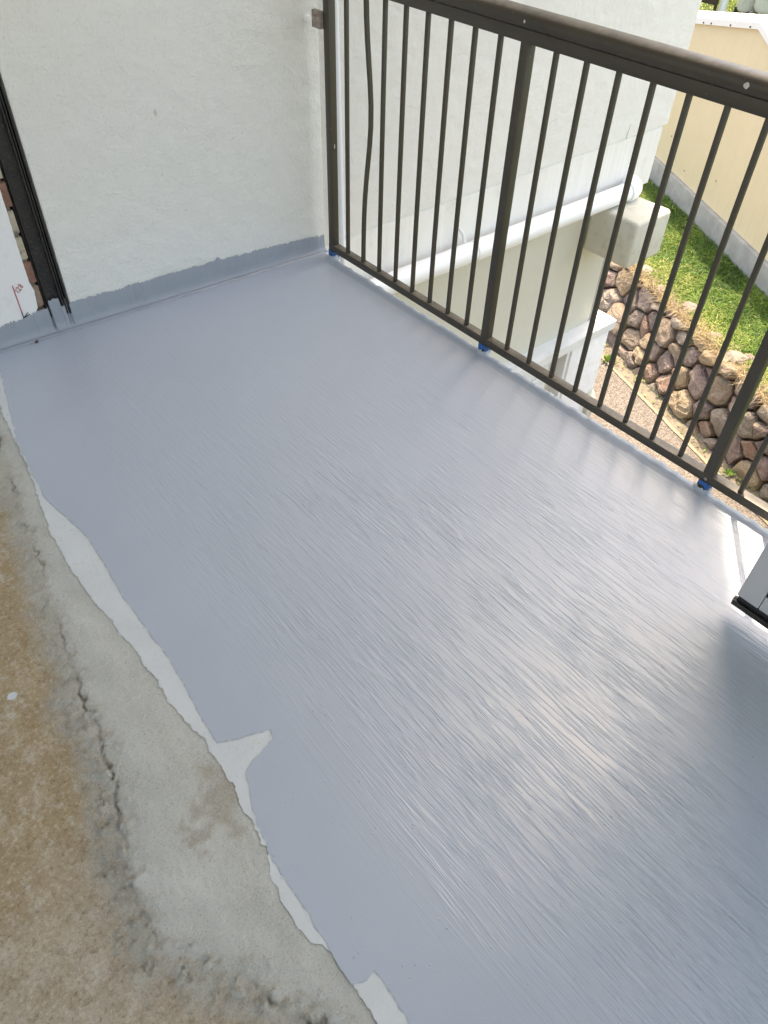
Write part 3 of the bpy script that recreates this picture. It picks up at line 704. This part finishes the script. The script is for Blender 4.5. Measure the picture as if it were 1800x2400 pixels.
for k in range(28):
    nm = bm_[k] if k < len(bm_) else br.choice(['brick_red', 'brick_pale', 'brick_brown'])
    mb = wslab(-1.26, -1.1085+br.uniform(-.003,.003), zs, zs+0.076, -0.014+br.uniform(-.002,.002), -0.12); mb.build('brick', M[nm], pw_, 0.004); zs += 0.0862
wslab(-1.25, -1.116, 0.0, 2.5, -0.022, -0.13).build('mortar', M['mortar'], pw_)
def ink(pts, mat, wd=0.0022):
    mb = MB(); pts = [Vector((x, WY(x)-0.0012, z)) for x, z in pts]
    mb.tube(pts, wd/2, 6); mb.v = [(a, min(b, WY(a)+0.0), c) for a, b, c in mb.v]
    return mb.build('marking', mat, pw_)
ink([(-1.191, 0.204), (-1.1912, 0.165), (-1.191, 0.13), (-1.191, 0.101)], M['red_ink'], 0.0026)
ink([(-1.191, 0.108), (-1.191, 0.083)], M['black_ink'], 0.003); ink([(-1.1905, 0.084), (-1.1725, 0.0985)], M['black_ink'], 0.003); ink([(-1.1905, 0.0845), (-1.168, 0.090)], M['black_ink'], 0.003)
# hand written 128: reads upwards to the right
e1 = Vector((0.62, 0.60)).normalized(); e2 = Vector((-0.60, 0.66)).normalized(); o0 = Vector((-1.1775, 0.1745)); HH = 0.0165
def glyph(ox, pts, closed=False): ink([tuple(o0 + e1*(ox+a*HH) + e2*(b*HH)) for a, b in pts], M['red_ink'], 0.0019)
glyph(0.0, [(0.0, 0), (0.05, 1.05)])
glyph(0.0062, [(0, .8), (.12, 1), (.35, 1), (.45, .78), (.35, .5), (.1, .15), (0, 0), (.5, .05)])
glyph(0.0180, [(.45, .9), (.22, 1), (.05, .82), (.2, .55), (.45, .3), (.38, .03), (.12, 0), (.05, .22), (.3, .52), (.5, .75), (.42, .93)])
st = thing('steel_channel', 'black steel door channel set upright between brick and render', 'door channel')
wslab(-1.100, -1.058, 0.05, 2.5, -0.010, -0.05).build('web', M['steel'], st)
wslab(-1.0575, -1.0525, 0.05, 2.5, 0.002, -0.05).build('flange', M['steel'], st)
wslab(-1.0480, -1.0440, 0.05, 2.5, -0.002, -0.05).build('flange', M['steel'], st)
wslab(-1.0395, -1.0345, 0.05, 2.5, 0.0, -0.05).build('flange', M['steel'], st)
wslab(-1.1065, -1.1005, 0.05, 2.5, -0.024, -0.06).build('flange', M['steel'], st)
wslab(-1.110, -1.0302, 0.0, 2.5, -0.051, -0.12).build('backing', M['rubber'], st)

# ------------------------------------------------------------------ balcony floor
mb = MB(); mb.box(-1.44, 0.004, -6.0, 0.3, -0.25, -0.022); slab = mb.build('balcony_slab', M['slab'], kind='structure')
mb = MB(); mb.box(-6.0, -1.441, -6.0, 0.4, -0.25, -0.03); mb.build('room_slab', M['slab'], kind='structure')
crack = [(-1.40,0.2),(-1.493,-0.35),(-1.557,-0.685),(-1.594,-0.921),(-1.636,-1.101),(-1.673,-1.306),(-1.698,-1.489),(-1.734,-1.593),(-1.771,-1.705),(-1.775,-1.816),(-1.709,-1.932),(-1.651,-2.043),(-1.62,-2.105),(-1.56,-2.25),(-1.50,-2.6),(-1.48,-3.2)]
def sdist(x, y):
    best = 9; sg = 1
    for (ax, ay), (bx, by) in zip(crack[:-1], crack[1:]):
        dx, dy = bx-ax, by-ay; t = max(0, min(1, ((x-ax)*dx+(y-ay)*dy)/(dx*dx+dy*dy))); qx, qy = ax+dx*t, ay+dy*t
        d = math.hypot(x-qx, y-qy)
        if d < best: best = d; sg = 1 if dx*(y-ay)-dy*(x-ax) < 0 else -1
    return best*sg
gx0, gx1, gy0, gy1, gs = -2.45, -1.36, -2.45, 0.20, 0.0052
nx = int((gx1-gx0)/gs); ny = int((gy1-gy0)/gs); vs = []; A1 = []; A2 = []; A3 = []; A4 = []
damps = [(-1.540, -1.665, 0.065), (-1.625, -1.70, 0.028)]
for i in range(nx+1):
    x = gx0+gs*i
    for j in range(ny+1):
        y = gy0+gs*j
        wv = 0.014*noise.fractal(Vector((x*13, y*13, 4)), 0.8, 2, 3) + 0.010*noise.fractal(Vector((x*42, y*42, 6)), 0.8, 2, 3)
        s = sdist(x+wv, y+0.5*wv)
        near = math.exp(-((s-0.018)/0.058)**2); lft = 1/(1+math.exp(-s/0.02)); amt = 0.35+0.65*min(1, max(0, (-y-0.9)/0.5))
        crumbs = max(0, noise.fractal(Vector((x*48, y*48, 0)), 0.6, 2, 4)-0.05)*0.016*near*amt
        z = -0.0030 - 0.009*lft + crumbs + 0.0008*noise.fractal(Vector((x*9, y*9, 1)), 0.8, 2, 3)
        cr = max(0, 1-abs(s+0.004)/(0.0055*(0.75+1.1*abs(noise.noise(Vector((x*30, y*30, 3)))))))*(0.5+0.5*min(1, amt))
        cr *= min(1, max(0.0, 0.58 + 2.3*noise.noise(Vector((x*9, y*9, 8)))))
        z -= 0.007*cr
        if x > -1.58: z = min(z, -0.0022)
        vs.append((x, y, z)); A1.append(s); A2.append(min(1, cr)); 
        A3.append(max([0]+[max(0, 1-math.hypot((x-a)+0.05*noise.fractal(Vector((x*14, y*14, 2)), .7, 2, 4), ((y-b)+0.05*noise.fractal(Vector((x*14, y*14, 7)), .7, 2, 4))*0.75)/(1.6*r_)) for a, b, r_ in damps]))
        A4.append(max(0, 1-math.hypot(x+1.78, y+1.171)/0.022))
fs = [(i*(ny+1)+j, (i+1)*(ny+1)+j, (i+1)*(ny+1)+j+1, i*(ny+1)+j+1) for i in range(nx) for j in range(ny)]
me = bpy.data.meshes.new('bare_concrete'); me.from_pydata(vs, [], fs); me.polygons.foreach_set('use_smooth', [True]*len(fs))
for nm, d in (('sd', A1), ('crack', A2), ('damp', A3), ('spot', A4)): me.attributes.new(nm, 'FLOAT', 'POINT').data.foreach_set('value', d)
me.materials.append(M['slab']); o = bpy.data.objects.new('bare_concrete', me); COL.objects.link(o); o.parent = slab
# primer and membrane coats (thin real sheets)
prim = [(-1.36,0.12),(-1.395,0.0),(-1.419,-0.155),(-1.461,-0.479),(-1.514,-0.763),(-1.528,-0.936),(-1.521,-1.127),(-1.518,-1.233),(-1.512,-1.250),(-1.520,-1.416),(-1.509,-1.553),(-1.521,-1.698),(-1.536,-1.815),(-1.566,-1.90),(-1.566,-1.99),(-1.545,-2.03),(-1.548,-2.086),(-1.553,-2.169),(-1.56,-2.4),(-1.56,-3.2)]
pr = rag(prim, 0.0035, 0.007, 30, 2)
poly_obj('primer_coat', pr + [(-1.30,-3.2),(-1.30,0.12)], -0.0012, M['primer'], slab)
memb = [(-1.34,0.13),(-1.345,0.04),(-1.443,-0.363),(-1.474,-0.639),(-1.446,-0.839),(-1.465,-1.063),(-1.467,-1.188),(-1.467,-1.321),(-1.481,-1.448),(-1.494,-1.562),(-1.43,-1.590),(-1.388,-1.604),(-1.399,-1.628),(-1.455,-1.640),(-1.477,-1.650),(-1.509,-1.72),(-1.534,-1.815),(-1.540,-1.928),(-1.545,-2.032),(-1.549,-2.088),(-1.525,-2.100),(-1.504,-2.098),(-1.505,-2.148),(-1.508,-2.199),(-1.515,-2.5),(-1.52,-3.2)]
mr = rag(memb, 0.0035, 0.0050, 38, 5)
wall_line = [(x, WY(x)-0.030) for x in (-0.02, -0.5, -1.0, -1.335)]
body = mr + [(-1.52,-6.0), (-0.036,-6.0)] + wall_line
body = [body[0]] + body[1:]
memo = poly_obj('paint_coat', body, 0.0, M['membrane'], slab)
# rolled, ragged lip along the railing
mb = MB(); vs = []; fs = []; n = 620; K = 7
for i in range(n+1):
    y = -6.0 + (6.0+WY(0)-0.02)*i/n if i > 120 else -6.0 + 3.6*i/120
    y = -3.2 + (3.2+0.075)*i/n
    e = noise.fractal(Vector((y*7, 0.3, 0)), 0.6, 2, 4); e2 = noise.fractal(Vector((y*38, 1.3, 0)), 0.8, 2, 4); e3 = noise.noise(Vector((y*3.1, 4.4, 0)))
    X = 0.012 + 0.003*e3 + 0.0015*e + 0.0045*e2; H = 0.004 + 0.001*e + 0.0016*e2
    for (x, z) in ((-0.036, 0.0), (-0.026, 0.001+0.3*H), (X-0.022, H), (X-0.009, H*0.9+0.0008*e2), (X-0.001, 0.000+0.002*e2), (X+0.0005*e2, -0.008+0.003*e2), (X-0.007, -0.022)):
        vs.append((x, y, z))
for i in range(n):
    for j in range(K-1): a = i*K+j; fs.append((a, a+K, a+K+1, a+1))
mb.add(vs, fs, True); mb.build('rolled_edge', M['membrane'], slab)
mb = MB(); mb.box(-0.036, 0.010, -6.0, -3.2, -0.03, 0.001); mb.build('rolled_edge', M['membrane'], slab)
# upstand brushed up the wall, ragged top
mb = MB(); vs = []; fs = []; n = 1100; K = 9; xs = [-1.60 + (1.60+0.024)*i/n for i in range(n+1)]
for x in xs:
    hz = 0.078 + 0.012*max(0, min(1, (-x-0.1)/0.5)) - 0.010*max(0, min(1, (-x-1.12)/0.1))
    if x > -0.25: hz = 0.066 + (0.078-0.066)*(-x/0.25 if x < 0 else 0)
    rg = noise.fractal(Vector((x*16, 2.2, 0)), 0.7, 2, 3); bris = noise.fractal(Vector((x*210, 6.2, 0)), 0.9, 2, 3)
    hz += 0.006*rg; tipz = 0.006*bris
    if -0.47 < x < -0.44: hz += 0.014*(1-abs((x+0.455)/0.015))
    dp_ = 0.0
    if -1.108 < x < -1.098: dp_ = -0.020
    elif -1.098 <= x < -1.062: dp_ = -0.004; hz = 0.118
    elif -1.050 < x < -1.034: dp_ = -0.012; hz = 0.104
    elif -1.16 < x < -1.108: hz = 0.094; dp_ = 0.002*math.sin(x*90)
    pout = 0.010*noise.fractal(Vector((x*9, 0, 9)), .6, 2, 3)
    lap = 0.0016*noise.fractal(Vector((x*30, 0, 1)), .6, 2, 3)
    for (d, z) in ((0.0305+abs(pout)*0.2, 0.0006), (0.024+pout*0.5, 0.0035), (0.0205+pout*0.5, 0.0062+lap*1.5), (0.0175+pout*0.4, 0.0030), (0.011, 0.0075+lap), (0.0065+dp_*0.7, 0.018), (0.0042+dp_+lap, 0.040), (0.0034+dp_+lap*0.6, hz-0.008), (0.0012+dp_, hz+tipz)):
        vs.append((x, WY(x)-d, z))
for i in range(n):
    for j in range(K-1): a = i*K+j; fs.append((a, a+K, a+K+1, a+1))
mb.add(vs, fs, True); mb.build('upstand', M['upstand'], slab)
ch = MB(); ch.add([(-1.192,0.118,0.002),(-1.180,0.121,0.001),(-1.178,0.130,0.003),(-1.190,0.129,0.002),(-1.187,0.122,0.009),(-1.180,0.127,0.010)], [(0,1,4),(1,2,5,4),(2,3,5),(3,0,4,5),(0,3,2,1)])
tag(ch.build('debris_chip', M['timber']), 'tiny dark brown chip lying at the foot of the plaster wall', 'chip')

# ------------------------------------------------------------------ railing
rl = thing('balcony_railing', 'dark bronze metal balcony railing with square balusters and rounded handrail', 'railing')
XR = -0.006; S = 0.031; ZR = 0.065
posts = [0.0, -0.863, -1.752, -2.628, -3.5]
for i, py in enumerate(posts):
    mb = MB(); mb.box(XR+0.0008, XR+S-0.0008, py-S+0.0008, py-0.0008, -0.004, 0.957); mb.build('post', M['bronze'], rl, 0.0018)
zb = ZR-0.028
for a, b in zip(posts[:-1], posts[1:]):
    mb = MB(); mb.box(XR, XR+S, b-S if b == posts[-1] else b-S/2, a-S/2 if a != 0 else a, zb, ZR); mb.build('bottom_rail', M['bronze'], rl, 0.0018)
mb = MB(); mb.box(XR, XR+S, -3.531, 0.03, 0.953, 0.984); mb.build('top_rail', M['bronze'], rl, 0.0018)
cxh = XR+S/2; hp = []
for i in range(24):
    a = 2*math.pi*i/24; ca, sa = math.cos(a), math.sin(a); ex = 0.78
    hp.append((cxh + 0.0355*math.copysign(abs(ca)**ex, ca), 1.006 + 0.0218*math.copysign(abs(sa)**ex, sa)))
mb = MB(); P_ = [(x, y, z) for y in (-3.54, 0.04) for x, z in hp]; n = 24
mb.add(P_, [(i, (i+1) % n, n+(i+1) % n, n+i) for i in range(n)], True); mb.add(P_[:n], [tuple(range(n))]); mb.add(P_[n:], [tuple(range(n-1,-1,-1))])
mb.build('handrail', M['bronze'], rl)
bw = 0.0125; proto = None
def baluster(y, bent=False):
    global proto
    if bent:
        mb = MB(); vs = []; fs = []; K = 14
        for k in range(K+1):
            f = k/K; z = ZR-0.001 + (0.954-ZR)*f; b = -0.030*math.exp(-((f-0.60)/0.24)**2); 
            for (dx, dy) in ((0, -bw), (bw, -bw), (bw, 0), (0, 0)): vs.append((dx+0.004*math.exp(-((f-0.6)/0.3)**2), dy+b, z))
        for k in range(K):
            for j in range(4): fs.append((k*4+j, k*4+(j+1) % 4, k*4+4+(j+1) % 4, k*4+4+j))
        mb.add(vs, fs); o = mb.build('baluster', M['bronze'], rl, label='baluster bent sideways halfway up'); o.location = (XR+0.006, y, 0); return o
    if proto is None:
        mb = MB(); mb.box(0, bw, -bw, 0, ZR-0.001, 0.954); proto = mb.build('baluster', M['bronze'], rl, 0.0012); o = proto
    else:
        o = proto.copy(); COL.objects.link(o); o.parent = rl
    o.location = (XR+0.006, y, 0); return o
for pi in range(4):
    a, b = posts[pi], posts[pi+1]; step = (b-a)/9
    for k in range(1, 9): baluster(a+step*k-0.010, bent=(pi == 0 and k == 2))
# masking tape wrapped round each foot
for i, py in enumerate(posts[:3]):
    mb = MB(); q = random.Random(i+3); n = 14
    e = 0.0012; path = [(XR-e, py+e), (XR-e, py-S-e), (XR+S+e, py-S-e), (XR+S+e, py+e)]
    vs = []; fs = []; kk = 0
    for (a, b) in zip(path, path[1:]+path[:1]):
        for t_ in range(8):
            f = t_/8; bot = 0.008 + 0.010*q.random()*(1 if abs(a[0]-b[0]) < 1e-6 else 0.5)
            if abs(a[0]-(XR-e)) < 1e-6 and abs(b[0]-(XR-e)) < 1e-6: bot += 0.008
            vs += [(a[0]+(b[0]-a[0])*f, a[1]+(b[1]-a[1])*f, bot), (a[0]+(b[0]-a[0])*f, a[1]+(b[1]-a[1])*f, zb+0.001)]; kk += 1
    for k in range(kk): j = (k+1) % kk; fs.append((2*k, 2*j, 2*j+1, 2*k+1))
    mb.add(vs, fs); mb.build('tape', M['tape'], rl)
    # membrane turned up round the foot
    mb = MB(); vs = []; fs = []; m_ = 28
    for k in range(m_):
        a = 2*math.pi*k/m_; ca, sa = math.cos(a), math.sin(a); mx_ = max(abs(ca), abs(sa)); hx = (S/2+0.0022)/mx_; jag = 0.5+q.random()
        bx, by = XR+S/2, py-S/2
        up = 0.011*jag if ca < 0.3 else 0.004*jag
        if bx+ca*0.034 > 0.012: rr_ = max(hx, (0.010-bx)/max(ca, 0.05)) if ca > 0 else 0.034
        else: rr_ = 0.034
        rr_ = min(max(rr_, hx), 0.036)
        vs += [(bx+ca*rr_, by+sa*rr_, 0.0012), (bx+ca*(hx+0.004), by+sa*(hx+0.004), 0.006), (bx+ca*hx, by+sa*hx, 0.006+up)]
    for k in range(m_):
        j = (k+1) % m_
        for t_ in range(2): fs.append((3*k+t_, 3*j+t_, 3*j+t_+1, 3*k+t_+1))
    mb.add(vs, fs, True); mb.build('foot_collar', M['membrane'], rl)
mb = MB(); mb.box(-0.019, -0.0005, 0.0005, 0.046, 0.814, 0.866); mb.build('wall_bracket', M['rust'], rl, 0.003)
def spot(c, nrm, rx_, rz_, mat, name='paint_spot'):
    mb = MB(); nrm = Vector(nrm).normalized(); a1 = Vector((0, 1, 0)); a2 = nrm.cross(a1).normalized(); c = Vector(c)
    pts = [c + a1*rx_*math.cos(k)*(1+.15*math.sin(2*k+1)) + a2*rz_*math.sin(k)*(1+.12*math.cos(3*k)) for k in [i*0.524 for i in range(12)]]
    mb.add([tuple(p_ + nrm*0.0009) for p_ in pts] + [tuple(c+nrm*0.0016)], [(i, (i+1) % 12, 12) for i in range(12)], True)
    return mb.build(name, mat, rl)
spot((cxh-0.0352, -1.513, 1.007), (-1, 0, 0.02), 0.0060, 0.0065, M['paint_spot'])
spot((cxh-0.0352, -0.885, 1.005), (-1, 0, 0.02), 0.0030, 0.004, M['paint_spot'])
mb = MB(); mb.add([(0.008, -S-0.0003, 0.438), (0.0115, -S-0.0003, 0.438), (0.0115, -S-0.0003, 0.452), (0.008, -S-0.0003, 0.452)], [(0,1,2,3)]); mb.build('paint_spot', M['paint_spot'], rl)
for py in (-1.752, -0.863):
    mb = MB(); mb.tube([(XR+0.001, py-0.0165, ZR-0.014), (XR-0.0022, py-0.0165, ZR-0.014)], 0.005, 12); mb.build('screw', M['rust'] if py < -1 else M['bronze'], rl)

# ------------------------------------------------------------------ open glass door leaf at the right edge
gd = thing('glass_door', 'white framed glass door leaf with black seal along its bottom edge', 'door')
DX, DY = -0.346, -2.062; T = 0.035
mb = MB(); mb.box(DX, DX+T, DY-0.055, DY, 0.083, 2.1); mb.build('stile', M['frame'], gd, 0.003)
mb = MB(); mb.box(DX, DX+T, DY-0.80, DY-0.745, 0.083, 2.1); mb.build('stile', M['frame'], gd, 0.003)
mb = MB(); mb.box(DX+0.0005, DX+T-0.0005, DY-0.744, DY-0.056, 0.083, 0.128); mb.build('bottom_rail', M['frame'], gd, 0.003)
mb = MB(); mb.box(DX+0.0005, DX+T-0.0005, DY-0.744, DY-0.056, 2.055, 2.1); mb.build('top_rail', M['frame'], gd, 0.003)
mb = MB(); mb.box(DX+0.004, DX+T-0.004, DY-0.80, DY-0.004, 0.058, 0.0825); mb.box(DX-0.004, DX+0.003, DY-0.80, DY+0.002, 0.050, 0.066); mb.box(DX+0.012, DX+0.024, DY-0.80, DY+0.006, 0.040, 0.0575); mb.build('seal', M['rubber'], gd, 0.002)
mb = MB()
for (a, b, c_, d) in ((DY-0.744, DY-0.732, 0.1285, 2.054), (DY-0.068, DY-0.056, 0.1285, 2.054), (DY-0.7315, DY-0.0685, 0.1285, 0.140), (DY-0.7315, DY-0.0685, 2.042, 2.054)):
    mb.box(DX+0.003, DX+T-0.003, a, b, c_, d)
mb.build('gasket', M['rubber'], gd)
mb = MB(); mb.box(DX+0.015, DX+0.020, DY-0.7312, DY-0.0688, 0.1405, 2.0415); mb.build('glass', M['glass'], gd)

# ------------------------------------------------------------------ ceiling behind the camera; room walls left out to let sky light in
mb = MB(); mb.box(-4.2, 0.06, -6.0, 0.3, 2.46, 2.66); mb.build('ceiling', M['ceiling'], kind='structure')
